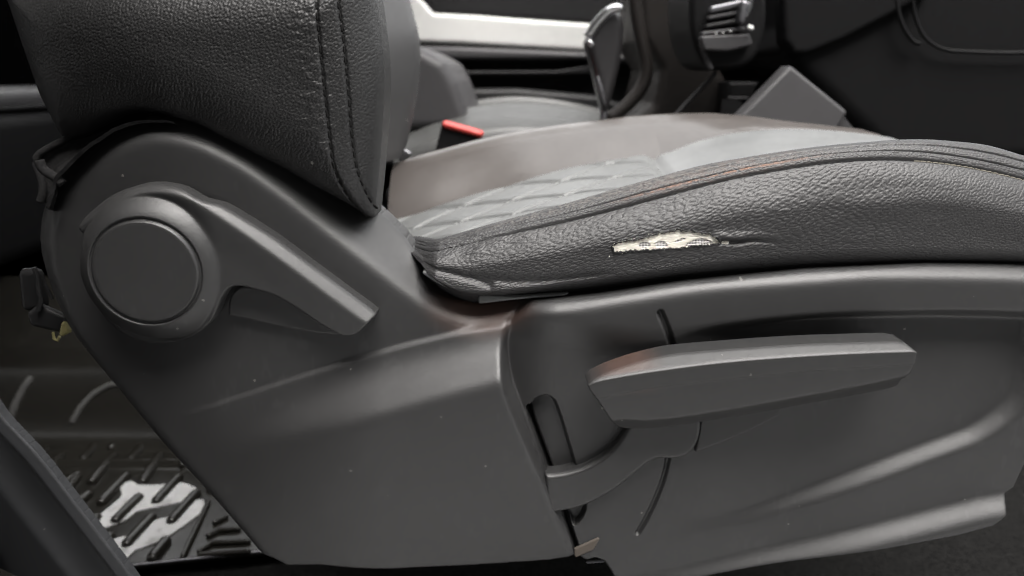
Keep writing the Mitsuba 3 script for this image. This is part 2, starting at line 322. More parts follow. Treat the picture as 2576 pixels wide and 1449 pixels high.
def shield_detail(x, z):
    g = 0
    d = np.abs(groove_a(x, z)); g = g - 2.6 * sm(2.0, 0.9, d)
    d = np.abs(groove_b(x, z)); g = g - 2.2 * sm(1.7, 0.8, d)
    d = np.abs(slit(x, z)); g = g - 9 * sm(1.6, 0.6, d)
    sd, _ = sdist(slot_poly, x, z); g = g - 5.0 * sm(-0.5, 0.7, sd)
    q = np.stack([x * 0.9, z * 0.9, 0 * x], -1)
    return g + 0.02 * (mfbm(q * 0.06, 2) - 0.5)
out_pts = A([[-271.0, 13.3], [-270.5, 22.6], [-267.6, 32.9], [-260.9, 47.6], [-252.1, 58.7], [-239.8, 70.8], [-224.5, 80.5], [-208.7, 87.4]], [[-191.2, 92.5], [-176.1, 92.5], [-157.0, 89.3], [-136.2, 79.8], [-113.4, 64.7], [-90.2, 48.2], [-73.1, 33.4], [-62.3, 23.4], [-53.2, 12.4], [-51.3, 2.6], [-46.2, -3.9], [-36.1, -8.7], [-20.1, -12.0]],
            [[2.7, -8.1], [47.4, -2.8], [91.8, 4.6], [158.0, 11.5], [224.1, 14.9], [285.4, 13.8], [308.8, 11.5]], [[309.4, -9.3], [311.9, -42.1], [310.4, -78.6]], [[293.5, -102.4], [289.5, -117.6]], [[284.8, -120.6], [282.8, -130.7], [275.8, -137.2], [256.0, -143.6], [222.4, -150.9], [188.5, -158.3], [142.9, -168.4], [108.3, -175.9], [66.4, -183.4]],
            [[63.1, -181.5], [58.7, -172.2], [54.5, -165.7], [49.2, -163.6], [44.1, -165.2]], [[38.5, -161.9], [21.3, -164.6], [-20.4, -166.4], [-66.6, -167.2], [-112.9, -167.2]], [[-134.4, -170.8], [-143.5, -166.5]], [[-156.0, -166.1], [-166.7, -150.9], [-181.3, -129.1]], [[-207.4, -94.5], [-229.0, -62.5]], [[-252.4, -36.2]], [[-266.9, -10.9]])
sh = S + '__side_shield'
obj('side_shield', relief(out_pts, shield_height, 0.75, 0.9, shield_detail, skirt=18, rim=1.6), 'shield_plastic', S, smooth=True,
    label='black grained plastic side shield with a deep pocket on the right')
# ---- recliner lever: ring, cap, arm
cx, cz = x_at([[-190.7, 13.8]]), [[-190.7, 13.8]][0][1]
ox, oz = x_at([[-190.0, 13.6]]), [[-190.0, 13.6]][0][1]
lever_out = loop(A([[-225.9, 37.3], [-225.0, 28.7], [-229.2, 9.1], [-227.6, -6.4], [-219.2, -21.1], [-205.0, -29.6], [-189.7, -30.1], [-173.9, -24.6], [-160.9, -14.3], [-153.4, -0.8]], [[-148.5, 4.2], [-136.4, 2.9], [-124.1, -1.5], [-112.0, -9.6], [-103.9, -15.6], [-93.6, -21.9], [-87.7, -23.0]], [[-82.2, -20.8], [-76.6, -15.4]], [[-73.4, -11.4], [-82.4, -4.0], [-102.6, 12.1], [-122.5, 28.2], [-138.2, 39.2], [-149.9, 46.7]], [[-160.3, 50.4], [-170.2, 55.6], [-178.3, 57.5], [-187.6, 58.1], [-197.2, 56.5], [-208.1, 52.3], [-218.4, 45.1]]))
lr = Curve(A([[-214.7, 43.7], [-201.6, 50.9], [-191.2, 53.7], [-181.0, 54.5], [-171.1, 53.1], [-161.4, 49.1], [-148.1, 40.3], [-132.7, 28.8], [-117.2, 16.6], [-101.5, 3.8], [-85.6, -9.0], [-76.4, -15.8]]), 30)
def lever_height(x, z):
    r = np.hypot(x - cx, (z - cz) * 1.03); ro = np.hypot(x - ox, z - oz)
    ringh = 20.3 - 9.5 * np.clip((ro - 25) / 14.5, 0, 1) ** 2.0 - 14 * sm(39.0, 40.6, ro)
    d = lr(x, z)                       # positive above the ridge
    away = sm(cx - 5, cx + 38, x)
    arm = 12.5 + 3.5 * away - 0.95 * softplus(d, 0.45) - 1.2 * sm(0, 18, -d) - 7 * (1 - away) * sm(0, 9, -d)
    k = 0.5
    m = np.maximum(ringh, arm)
    return m + k * np.log(np.exp((ringh - m) / k) + np.exp((arm - m) / k))
def lever_detail(x, z):
    r = np.hypot(x - cx, (z - cz) * 1.03)
    return -1.6 * sm(1.3, 0.4, np.abs(r - 28.6)) - 0.0 * r
lv = obj('recliner_lever', relief(lever_out, lever_height, 0.55, 0.45, lever_detail, skirt=10, rim=1.5), 'lever_plastic', S, smooth=True,
         label='black recliner lever with a round hub and an arm pointing down to the right')
ph = np.linspace(0, 2 * np.pi, 120, endpoint=False)
cap_out = np.c_[cx + 27.6 * np.cos(ph), cz + 27.6 / 1.03 * np.sin(ph)]
def cap_height(x, z):
    r = np.hypot(x - cx, (z - cz) * 1.03)
    return 19.6 - 0.8 * sm(27, 0, r)
obj('hub_cap', relief(cap_out, cap_height, 0.5, 0, None, skirt=4, rim=0.7), 'lever_plastic', lv, smooth=True)
gus = spl([[-155.0, -13.6], [-149.4, 0.3], [-145.4, 2.1], [-134.8, 0.7], [-122.3, -4.6], [-105.8, -15.9], [-91.5, -25.0]])
gus2 = spl([[-91.6, -25.7], [-106.3, -24.6], [-127.8, -20.4], [-155.0, -14.1]])
obj('arm_web', relief(np.vstack([gus, gus2]), lambda x, z: 4.6 + 0 * x, 0.6, 0, None, skirt=6, rim=0.8), 'lever_plastic', lv, smooth=True)
# ---- height lever
arm_out = np.vstack([spl([[18.9, -106.0], [27.5, -105.3], [37.6, -102.5], [47.6, -97.3], [56.3, -89.7], [61.0, -82.9], [65.7, -73.8]]), dense([[68.2, -67.2], [104.1, -64.9]], 2, False),
                     spl([[105.0, -76.2], [104.2, -84.1], [100.8, -91.4], [95.5, -95.1], [89.9, -96.1], [82.1, -95.9], [75.5, -99.5], [68.0, -106.5], [60.3, -113.5], [50.4, -120.5], [39.1, -126.3], [26.7, -129.4], [19.2, -130.1]])])
hl = obj('height_lever', relief(arm_out, lambda x, z: 14 + 0 * x, 0.55, 0, None, skirt=9, rim=2.6), 'lever_plastic', S, smooth=True,
         label='black curved lever arm carrying the height handle in the pocket')
web = A([[103.6, -93.2], [106.0, -67.0]], [[153.4, -59.9], [148.8, -70.6], [134.0, -79.5], [114.5, -88.8]])
obj('lever_web', relief(web, lambda x, z: 11 + 0 * x, 0.6, 0, None, skirt=14, rim=1.0), 'lever_plastic', hl, smooth=True)
h_out = np.vstack([spl(A([[39.1, -42.7], [41.8, -40.2], [51.2, -36.4], [65.9, -32.2], [86.8, -28.1], [107.7, -25.9], [128.6, -24.1], [160.0, -22.1], [180.9, -21.3], [197.6, -20.8], [203.6, -21.5]]), 1), spl([[203.2, -21.0], [207.8, -24.7]], 1), spl([[207.6, -26.0], [207.7, -31.2], [206.4, -37.4], [204.6, -42.2]], 1),
                   spl([[206.8, -48.1], [200.3, -50.8], [183.7, -54.0], [152.3, -60.4], [120.6, -66.5], [88.7, -71.8], [75.9, -73.5], [65.1, -73.7], [59.0, -72.5], [55.2, -68.3], [49.6, -59.5], [44.2, -51.0], [40.3, -45.4]], 1)])
hr = Curve(A([[31.4, -46.1], [38.5, -43.2], [42.8, -41.0], [53.8, -38.4], [68.1, -35.8], [88.4, -32.7], [108.7, -30.1], [128.9, -28.2], [153.3, -26.4], [177.6, -25.1], [205.9, -24.1]]), 30)
hc = Curve(A([[31.6, -53.2], [44.0, -50.5], [68.6, -45.0], [89.1, -42.1], [125.9, -37.7], [166.7, -34.0], [207.3, -31.1]]), 30)
hb = Curve(A([[44.7, -68.8], [57.1, -63.3], [73.9, -63.8], [96.9, -61.0], [127.8, -55.2], [168.7, -46.7], [193.0, -41.3], [212.9, -35.2]]), 30)
def handle_height(x, z):
    d1, d2, d3 = hr(x, z), hc(x, z), hb(x, z)
    return 36 - 1.7 * softplus(d1, 0.3) - 0.10 * np.maximum(-d1, 0) - 0.7 * sm(0.4, -1.0, d2) - 1.0 * softplus(-d3, 0.6)
obj('handle', relief(h_out, handle_height, 0.4, 0.3, None, skirt=14, rim=0.9), 'handle_plastic', hl, smooth=True, label='long black handle with a bevelled top edge')
# metal pieces seen through the notch below the shield
obj('frame_bracket', hull([(p[0] / 1000, -0.0075, p[1] / 1000) for p in [[37.7, -157.0], [38.0, -161.2], [50.2, -150.6], [47.3, -156.5]]], 0.0012, 8), 'beige_metal', S)
obj('frame_bolt', hull([(p[0] / 1000, -0.002, p[1] / 1000) for p in [[45.3, -169.5], [54.8, -168.7]]], 0.0011, 8), 'satin_metal', S)

# ================================================================== the seat: cushion
def stations(pts): p = np.asarray(pts); return Akima1DInterpolator(p[:, 0], p[:, 1], extrapolate=True)
zb = stations([[-75.0, 16.5], [-57.8, 14.3], [-48.9, 9.0], [-36.5, 0.5], [-19.2, -5.4], [2.6, -4.5], [46.1, 0.5], [89.4, 5.6], [132.4, 9.9], [175.4, 12.5], [229.2, 13.9], [291.9, 13.4]])
s2 = stations([[-76.0, 17.4], [-52.0, 16.9], [-19.1, 24.9], [24.2, 34.6], [67.0, 45.7], [109.1, 57.3], [130.1, 61.8], [151.0, 65.2], [182.5, 68.7], [214.2, 68.9], [246.6, 64.7], [274.3, 58.4], [288.6, 54.5]])
s1 = stations([[-77.2, 19.0], [-52.9, 17.4], [-19.4, 26.0], [24.6, 37.2], [68.0, 49.5], [110.9, 60.8], [132.2, 65.3], [153.4, 68.8], [185.4, 72.4], [217.6, 72.6], [250.4, 68.5], [278.6, 62.5], [293.1, 58.6]])
cr = stations([[-79.5, 15.0], [-56.6, 17.3], [-20.0, 27.3], [25.2, 39.9], [69.8, 53.2], [113.8, 64.8], [135.7, 68.7], [157.6, 72.0], [179.4, 74.7], [201.3, 76.6], [223.2, 77.7], [245.4, 76.8], [268.0, 73.6], [285.6, 68.5], [300.6, 63.9]])
ins_far = stations([[-148.1, -30.9], [-105.6, -17.8], [-71.2, -6.7], [-33.2, 4.7], [4.5, 16.0], [41.9, 26.1], [79.1, 34.6], [123.6, 41.3], [153.2, 44.6], [227.2, 50.1], [301.2, 52.0], [375.9, 48.3], [505.7, 28.0]])
thigh_far = stations([[42.0, 20.5], [101.5, 35.4], [131.1, 40.6], [153.1, 47.9], [171.3, 53.8], [196.8, 60.0], [226.1, 63.6], [263.0, 64.7], [300.1, 62.9], [337.5, 58.9], [375.3, 53.1], [413.6, 44.6], [507.7, 16.8]])
far_cr = stations([[-158.3, 6.4], [-122.9, 23.8], [-75.9, 37.5], [-35.4, 47.9], [4.8, 55.8], [44.9, 62.1], [84.8, 67.2], [124.7, 71.5], [164.5, 73.9], [204.4, 73.9], [244.6, 70.7], [285.0, 66.0], [345.7, 59.7], [406.8, 52.6], [547.6, 28.7]])
xs = np.arange(-105, 330, 0.42)
def bolster(xs, n):
    z0, z2, z1, zc = zb(xs), s2(xs), s1(xs), cr(xs)
    y0 = 34 * sm(-40, -64, xs)
    C = np.array([[y0 + 14, z0 - 7], [y0 + 2, z0], [y0 - 7, z0 + 0.20 * (z2 - z0)], [y0 - 6, z0 + 0.60 * (z2 - z0)], [y0 + 6, z2], [y0 + 13, z1], [y0 + 27, zc], [y0 + 58, zc - 6], [y0 + 106, zc - 26]])   # 9, 2, nx
    return PchipInterpolator(np.arange(9), C, axis=0)(np.linspace(0, 8, n)), np.linspace(0, 8, n)
n_s = 420
G, sv = bolster(xs, n_s)
SX = np.broadcast_to(xs, (n_s, len(xs))); SY, SZ = G[:, 0], G[:, 1]
P = np.stack([SX, SY, SZ], -1)
def normals(P):
    a = np.gradient(P, axis=1); b = np.gradient(P, axis=0); n = np.cross(a, b); return n / np.linalg.norm(n, axis=-1, keepdims=True)
N = normals(P)                                     # points towards the camera side
if N[n_s // 4, 400, 1] > 0: N = -N
arc = np.cumsum(np.r_[np.zeros((1, len(xs))), np.linalg.norm(np.diff(P, axis=0), axis=-1)], axis=0)
arc = arc - arc[int(n_s * 0.5)]                    # mm across, 0 at the lower seam
SV = np.broadcast_to(sv[:, None], SX.shape)
w1 = mfbm(np.stack([SX / 30, arc / 30, 0 * SX], -1), 3, 3) - 0.5; w2 = mfbm(np.stack([SX / 22, arc / 22, 5 + 0 * SX], -1), 3, 9) - 0.5
str_ = 0.30 + 0.62 * sm(170, 260, SX) + 0.30 * sm(30, -50, SX)          # wrinkles run along the seat in the middle, round pebbles at the ends
cellx = np.cumsum(0.42 / (1.8 / str_.mean(0))) 
pe = pebbles(np.broadcast_to(cellx, SX.shape) + 1.0 * w1, arc / 1.4 + 1.4 * w2, 11)
pe = pe.reshape(SX.shape)
fine = pebbles(SX / 1.9 + w1, arc / 1.6 + w2, 12).reshape(SX.shape)
up = sm(4.0, 4.15, SV)
disp = 0.27 * pe * (1 - up) + 0.22 * fine * up
for s_, dep, wd in ((4.0, 1.7, 0.9), (5.0, 1.9, 0.9), (4.5, 0.7, 0.6), (5.45, 1.1, 0.8)):      # seams and the welt lines beside them
    k = int(s_ / 8 * n_s); disp = disp - dep * np.exp(-((arc - arc[k]) / wd) ** 2) * (0.4 + 0.6 * sm(-55, 10, SX))
disp += (1.5 * sm(4.05, 4.5, SV) * sm(5.0, 4.5, SV) + 1.0 * sm(5.05, 5.4, SV) * sm(6.2, 5.6, SV)) * (0.3 + 0.7 * sm(-55, 20, SX))
# puckers: a fold running right from the tear, a few long soft wrinkles, crumpling at the rear corner
tear = loop([[53.3, 23.7], [55.5, 26.5], [61.4, 27.8], [68.1, 28.5], [73.9, 30.8], [81.1, 32.5], [89.5, 33.6], [96.8, 32.7], [104.2, 31.5], [108.2, 29.5], [110.2, 26.5], [105.7, 25.7], [95.2, 24.6], [86.8, 23.5], [78.4, 23.1], [65.8, 22.5], [57.4, 21.6], [54.2, 22.0]], 0.25)
g2 = np.random.default_rng(4)
tear = tear + 0.28 * np.c_[g2.normal(size=len(tear)), 1.3 * g2.normal(size=len(tear))]
fold = Curve([[110.8, 27.0], [120.3, 26.8], [128.7, 27.6], [141.4, 26.5], [158.4, 24.4]], 0)
dF = fold(SX, SZ); near = SV < 4
disp -= np.where(near, 1.8 * np.exp(-(dF / 1.3) ** 2) * sm(x_at([[150.1, 26.8]]), x_at([[114.3, 26.8]]), SX) * (SX > x_at([[107.9, 26.8]])), 0)
disp += np.where(near, 1.3 * np.exp(-((dF - 3.0) / 2.6) ** 2) * sm(x_at([[145.9, 26.8]]), x_at([[116.4, 26.8]]), SX) * (SX > x_at([[105.8, 26.8]])), 0)
fold2 = Curve([[-23.2, 8.6], [2.6, 5.3], [28.4, 6.4], [58.3, 10.0]], 0); d2_ = fold2(SX, SZ)
disp -= np.where(near, 1.6 * np.exp(-(d2_ / 2.4) ** 2) * sm(x_at([[62.7, 8.6]]), x_at([[41.2, 8.6]]), SX) * sm(x_at([[-29.6, 8.6]]), x_at([[-12.4, 8.6]]), SX), 0)
fold3 = Curve([[-48.7, 13.7], [-29.5, 8.9], [-12.5, 3.1]], 0); d3_ = fold3(SX, SZ)
disp -= np.where(near, 1.8 * np.exp(-(d3_ / 2.2) ** 2), 0)
crumple = sm(40, -30, SX) * sm(2.6, 3.6, SV) * sm(6.5, 5.2, SV)
disp += crumple * 1.5 * (mfbm(np.stack([SX / 9.0, arc / 4.0, 0 * SX], -1), 3, 21) - 0.5)
disp += 1.6 * (mfbm(np.stack([SX / 55, arc / 18, 0 * SX], -1), 2, 31) - 0.5)
PD = P + N * disp[..., None]
def leather_mesh(i0, i1, polys=()):
    x, z, ok, sd, e = cut(PD[i0:i1, :, 0], PD[i0:i1, :, 2], polys, 0.42) if polys else (PD[i0:i1, :, 0], PD[i0:i1, :, 2], np.ones((i1 - i0, len(xs)), bool), None, None)
    F = grid_faces(len(xs), i1 - i0); F = F[ok.ravel()[F].all(1)]
    V = np.stack([x, PD[i0:i1, :, 1], z], -1).reshape(-1, 3)
    uv = np.c_[x.ravel() / 1000.0, SV[i0:i1].ravel()]
    used, inv = np.unique(F, return_inverse=True)
    return trimesh.Trimesh(V[used] / 1000, inv.reshape(-1, 3), process=False), uv[used]
half = int(n_s * 5.6 / 8)
m_, uv_ = leather_mesh(0, half, [(tear, False)])
bo = obj('side_bolster', m_, 'seam_leather', S, smooth=True, uv=uv_, label='black grained leather side of the cushion with a ragged tear')
m_, uv_ = leather_mesh(half - 1, n_s)
obj('bolster_top', m_, 'seam_leather', S, smooth=True, uv=uv_)
# cream lining inside the tear, with holes to the white netting below
def inner(poly, off, holes=()):
    lo, hi = poly.min(0) - 1, poly.max(0) + 1
    gx, gz = np.arange(lo[0], hi[0], 0.3), np.arange(lo[1], hi[1], 0.3); X, Z = np.meshgrid(gx, gz)
    x, z, ok, sd, e = cut(X, Z, [(poly, True)] + [(h, False) for h in holes], 0.3)
    F = grid_faces(len(gx), len(gz)); F = F[ok.ravel()[F].all(1)]
    return x, z, F
near_i = slice(int(n_s / 8), int(n_s * 4 / 8))
st_ = (slice(int(n_s / 8), int(n_s * 4 / 8), 4), slice(0, None, 6))
surf = cKDTree(np.c_[P[st_][..., 0].ravel(), P[st_][..., 2].ravel()]); surf_y = P[st_][..., 1].ravel()
def y_on(x, z):
    d, i = surf.query(np.c_[np.ravel(x), np.ravel(z)], k=6); w = 1 / (d + 0.2); return ((surf_y[i] * w).sum(1) / w.sum(1)).reshape(np.shape(x))
big = loop([[46.9, 20.4], [50.9, 29.9], [69.7, 32.2], [89.4, 36.3], [107.4, 33.3], [115.2, 26.4], [108.1, 22.1], [78.7, 18.7], [57.6, 17.8]], 0.4)
win = [loop([[67.9, 23.9], [67.4, 25.6], [69.5, 26.9], [72.0, 26.9], [73.7, 26.0], [73.8, 24.3], [71.1, 23.6]], 0.3), loop([[76.3, 24.5], [76.2, 26.6], [78.3, 27.7], [80.8, 27.3], [82.6, 26.0], [82.7, 24.5], [79.5, 23.9]], 0.3),
       loop([[86.5, 27.1], [88.0, 28.2], [91.3, 29.2], [92.5, 28.8], [89.9, 27.5], [87.6, 26.6]], 0.3), loop([[92.4, 24.7], [93.5, 26.6], [96.4, 28.2], [100.3, 29.0], [103.9, 28.4], [106.3, 27.1], [107.2, 26.0], [101.6, 25.1], [95.8, 24.3]], 0.3)]
x, z, F = inner(big, 1.4, win)
yy = y_on(x, z) + 0.4 + 0.25 * (mfbm(np.stack([x / 3, z / 3, 0 * x], -1), 2, 5) - 0.5)
ln = obj('torn_lining', finish(np.c_[x.ravel(), yy.ravel(), z.ravel()], F, 0.7), 'cream_lining', bo, smooth=True, label='cream fabric lining showing in the tear, with worn holes')
x, z, F = inner(big, 3)
obj('foam', finish(np.c_[x.ravel(), (y_on(x, z) + 2.6).ravel(), z.ravel()], F, 0), 'under_foam', ln, smooth=True)
strands = []
gx0, gz0 = [[66.0, 20.3]][0]; gx1, gz1 = [[110.2, 31.0]][0]
for a in np.arange(gx0, gx1, 1.55):
    zz = np.linspace(gz0, gz1, 14); xx = np.full(14, a) + 0.10 * np.sin(zz * 2 + a)
    strands.append(tube(np.c_[xx, y_on(xx, zz) + 1.3, zz] / 1000, 0.00030, 6))
for b in np.arange(gz0, gz1, 1.3):
    xx = np.linspace(gx0, gx1, 50); zz = np.full(50, b) + 0.12 * np.sin(xx * 0.9 + b)
    strands.append(tube(np.c_[xx, y_on(xx, zz) + 1.2, zz] / 1000, 0.00027, 6))
obj('netting', trimesh.util.concatenate(strands), 'netting', ln, smooth=True, kind='stuff', label='white net fabric behind the holes in the lining')
lip = np.vstack([tear, tear[:1]])[::2]; lip_y = y_on(lip[:, 0], lip[:, 1]) - 0.25 + 0.25 * g2.normal(size=len(lip))
obj('torn_edge', tube(np.c_[lip[:, 0], lip_y, lip[:, 1]] / 1000, 0.00042 + 0.00016 * g2.random(len(lip)), 6), 'back_leather', bo, smooth=True)
fibres = []
for q in tear[::3]:
    c = tear.mean(0); d = (c - q) / (np.linalg.norm(c - q) + 1e-6) * [0.3, 1.0] + 0.35 * g2.normal(size=2); e = q + d * g2.uniform(0.8, 2.2)
    yq = float(y_on(q[0], q[1])); fibres.append(tube(np.array([[q[0], yq, q[1]], [(q[0] + e[0]) / 2, yq - 0.5, (q[1] + e[1]) / 2 + 0.1], [e[0], yq - 0.25, e[1]]]) / 1000, 0.00011, 5))
obj('frayed_fibres', trimesh.util.concatenate(fibres), 'cream_lining', ln, smooth=True, kind='stuff')
# stitches along the two seams
def stitches(s_, every, length, r, x0, x1, lift=0.25):
    k = int(s_ / 8 * n_s); out = []
    row = P[k] + N[k] * (disp[k] + lift)[:, None]; xr = row[:, 0]
    for a in np.arange(x0, x1, every):
        q = np.array([[np.interp(a + length * t, xr, row[:, c]) for c in range(3)] for t in (-0.5, 0, 0.5)])
        q[1] += N[k][np.argmin(abs(xr - a))] * 0.25
        out.append(hull(q / 1000, r / 1000, 8))
    return trimesh.util.concatenate(out)
for s_ in (4.0, 5.0):
    obj('seam_stitches', stitches(s_, 3.3, 2.2, 0.30, -60, 214), 'thread_dark', bo, kind='stuff')
    obj('pale_stitches', stitches(s_, 3.3, 2.4, 0.45, 216, 322, lift=0.6), 'thread_pale', bo, kind='stuff', label='pale thread stitches at the front end of the seam')
# folded flap of leather at the rear lower corner
fl = [[-48.7, 8.6], [-44.9, 4.6], [-36.4, -0.4], [-26.7, -3.5], [-17.4, -5.8], [-16.1, -3.5], [-23.4, 1.0], [-34.1, 5.9], [-43.7, 9.9]]
obj('leather_flap', relief(loop(fl, 0.5), lambda x, z: -1.5 + 0 * x, 0.6, 0, lambda x, z: 1.2 * mfbm(np.stack([x / 4, z / 4, 0 * x], -1), 2, 2), skirt=5, rim=2.0), 'smooth_leather', bo, smooth=True)
obj('hook_strip', relief(loop([[-17.4, -3.6], [2.6, -4.2], [30.9, -2.9], [28.7, -4.5], [2.6, -6.7], [-17.5, -9.0]], 0.6), lambda x, z: 0.5 + 0 * x, 0.6, 0, None, skirt=5, rim=1.2), 'smooth_leather', bo, smooth=True)

# ---- quilted insert, thigh panel, far bolster
seam_x = Akima1DInterpolator([90, 180, 260, 340], [[[120.2, 46.8]][0][0], [[127.6, 43.1]][0][0], [[129.2, 41.5]][0][0], [[130.4, 40.8]][0][0]], extrapolate=True)
def insert_z(x, y): 
    t = (y - 335) / 230.0
    return ins_far(x) + t * (0.0) - 9 * np.sin(np.pi * np.clip((335 - y) / 230, 0, 1)) - 4 * (335 - y) / 230
yg = np.linspace(96, 338, 190); ug = np.linspace(0, 1, 300)
Y, U = np.meshgrid(yg, ug, indexing='ij'); XS = seam_x(Y); Xi = -120 + U * (XS + 120)
Zi = insert_z(Xi, Y) - 5 * np.exp(-((Xi - XS) / 6) ** 2) - 6 * sm(320, 338, Y)
def quilt(x, y):
    g = 0
    for sgn in (1, -1):
        k = (x * 0.55 + sgn * y * 0.9) / 48.0 + 0.12 * np.sin(x / 45.0) * sgn
        d = np.abs(k - np.round(k)) * 48
        g = g + 1.5 * np.exp(-((d - 2.4) / 0.9) ** 2) + 0.6 * np.exp(-(d / 9.0) ** 2)
    return g
Zi = Zi + 2.0 - 1.5 * quilt(Xi, Y)
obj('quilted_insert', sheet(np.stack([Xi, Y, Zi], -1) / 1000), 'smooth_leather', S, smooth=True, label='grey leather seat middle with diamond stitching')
vg = np.linspace(0, 1, 240); Y, V_ = np.meshgrid(np.linspace(80, 338, 120), vg, indexing='ij'); XS = seam_x(Y); Xt = XS + V_ * (345 - XS)
bulge = sm(0, 1, (Xt - XS) / 34.0)
zt = insert_z(Xt, Y) * (1 - bulge) + (thigh_far(Xt) - 6 * np.sin(np.pi * np.clip((335 - Y) / 255, 0, 1))) * bulge - 5 * np.exp(-((Xt - XS) / 5) ** 2) - 5 * sm(322, 338, Y)
zt = zt + 0.9 * (mfbm(np.stack([Xt / 60, Y / 14, 0 * Xt], -1), 3, 6) - 0.5)
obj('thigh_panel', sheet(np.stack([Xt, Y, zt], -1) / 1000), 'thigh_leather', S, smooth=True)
xb = np.linspace(-120, 345, 260)
base_far = np.where(xb > seam_x(335.0), np.maximum(thigh_far(xb), ins_far(xb)), ins_far(xb))
zf, zi = far_cr(xb), base_far
O = np.ones_like(xb)
Cc = np.array([[O * 326, zi - 8], [O * 336, zi - 1], [O * 356, zi + 0.45 * (zf - zi)], [O * 378, zi + 0.85 * (zf - zi)], [O * 400, zf], [O * 424, zf - 6], [O * 442, zf - 30], [O * 448, zf - 95]])
Gf = PchipInterpolator(np.arange(8), Cc, axis=0)(np.linspace(0, 7, 90))
Pf = np.stack([np.broadcast_to(xb, Gf[:, 0].shape), Gf[:, 0], Gf[:, 1]], -1)
Pf[..., 2] += 1.2 * (mfbm(np.stack([Pf[..., 0] / 40, Pf[..., 1] / 20, 0 * Pf[..., 0]], -1), 2, 8) - 0.5)
obj('far_bolster', sheet(Pf / 1000), 'reflected_brown', S, smooth=True, label='bolster on the far side of the cushion, reflected brown painted into its leather')

# ================================================================== the seat: backrest
back_out = np.vstack([spl(A([[-274.5, 161.5], [-269.1, 132.3], [-265.5, 116.3], [-262.4, 103.1], [-257.8, 91.7], [-253.0, 81.3], [-246.5, 74.5]]), 1), spl(A([[-232.0, 79.2], [-216.3, 86.3], [-196.6, 92.5], [-180.1, 90.4], [-165.8, 86.3], [-153.8, 79.6], [-137.6, 70.8], [-125.3, 64.5], [-108.9, 54.7], [-92.3, 45.6], [-79.7, 37.3]]), 1), spl(A([[-76.2, 36.5], [-73.8, 51.8]], [[-70.2, 79.2], [-68.1, 100.0], [-67.8, 126.4], [-69.5, 146.1], [-71.6, 167.2]]), 1)])
bs1 = Curve(A([[-97.4, 164.3], [-95.7, 146.2], [-94.8, 125.7], [-93.8, 102.7], [-93.2, 87.0], [-92.3, 71.0], [-89.9, 58.8], [-85.4, 46.4], [-80.6, 39.7]]), 10)
bs2 = Curve(A([[-87.8, 164.3], [-85.4, 146.2], [-84.0, 129.5], [-82.9, 106.6], [-82.7, 87.0], [-81.9, 71.0], [-80.4, 60.8], [-77.6, 50.5], [-74.7, 41.1]]), 10)
def back_height(x, z):
    sd, _ = sdist(dense(back_out, 1.0), x, z)
    a = np.clip(sd / 34, 0, 1)
    h = -16 + 28 * np.sqrt(np.maximum(0, 1 - (1 - a) ** 2))
    left = sm(x_at([[-154.4, 129.8]]), x_at([[-273.6, 90.4]]), x)
    return h - 26 * left ** 1.6
def back_detail(x, z):
    d1, d2 = bs1(x, z), bs2(x, z)
    between = sm(0, 1.5, -d1) * sm(0, 1.5, d2)
    w = mfbm(np.stack([x / 26, z / 26, 0 * x], -1), 3, 14) - 0.5
    pb = pebbles(x / 2.0 + 1.4 * w, z / 1.8 - 1.4 * w + x / 5.0, 15).reshape(np.shape(x))
    g = 0.40 * pb - 1.3 * np.exp(-(d1 / 0.9) ** 2) - 1.3 * np.exp(-(d2 / 0.9) ** 2) + 0.9 * between
    pk = sm(14, 2, np.abs(d1 + 5)) * (mfbm(np.stack([x / 5, z / 2.2, 0 * x], -1), 2, 16) - 0.5)
    return g + 1.0 * pk
obj('backrest_bolster', relief(back_out, back_height, 0.5, 1.0, back_detail, skirt=24, rim=1.5), 'back_leather', S, smooth=True, label='black pebbled leather side of the backrest with a double seam')
bb = S + '__backrest_bolster'
for cu in (bs1, bs2):
    q = cu.c[(cu.c[:, 1] < 175)]; s = np.r_[0, np.cumsum(np.linalg.norm(np.diff(q, axis=0), axis=1))]; out = []
    for a in np.arange(8, s[-1] - 8, 5.2):
        pp = np.array([[np.interp(a + t * 2.5, s, q[:, 0]), 0, np.interp(a + t * 2.5, s, q[:, 1])] for t in (-0.5, 0.5)])
        hh = back_height(pp[:, 0][None], pp[:, 2][None])[0]; pp[:, 1] = -(hh - 0.95)
        out.append(hull(pp / 1000, 0.0007, 8))
    obj('seam_stitches', trimesh.util.concatenate(out), 'thread_dark', bb, kind='stuff')
# front face of the backrest, receding to its far bolster
zz = np.linspace(30, 330, 70)
near_x = Akima1DInterpolator([q[1] for q in [[-80.5, 30.7], [-77.1, 51.2], [-74.0, 71.3], [-71.5, 99.5], [-70.6, 131.0], [-73.4, 163.3], [-78.7, 227.9]]], [q[0] for q in [[-82.8, 30.7], [-79.3, 51.2], [-76.2, 71.3], [-73.7, 99.5], [-72.7, 131.0], [-75.6, 163.3], [-80.7, 227.9]]], extrapolate=True)
far_x = Akima1DInterpolator([q[1] for q in [[-142.3, -19.5], [-122.4, 17.2], [-109.6, 37.2], [-100.2, 68.7], [-93.7, 99.5], [-90.4, 129.8], [-92.7, 155.8], [-98.8, 181.3], [-107.1, 217.1], [-121.3, 286.1]]], [q[0] for q in [[-142.3, -19.5], [-122.4, 17.2], [-109.6, 37.2], [-100.2, 68.7], [-93.7, 99.5], [-90.4, 129.8], [-92.7, 155.8], [-98.8, 181.3], [-107.1, 217.1], [-121.3, 286.1]]], extrapolate=True)
yc = np.array([26.0, 36, 60, 110, 300, 350, 385, 400, 415, 440, 455])
rows = []
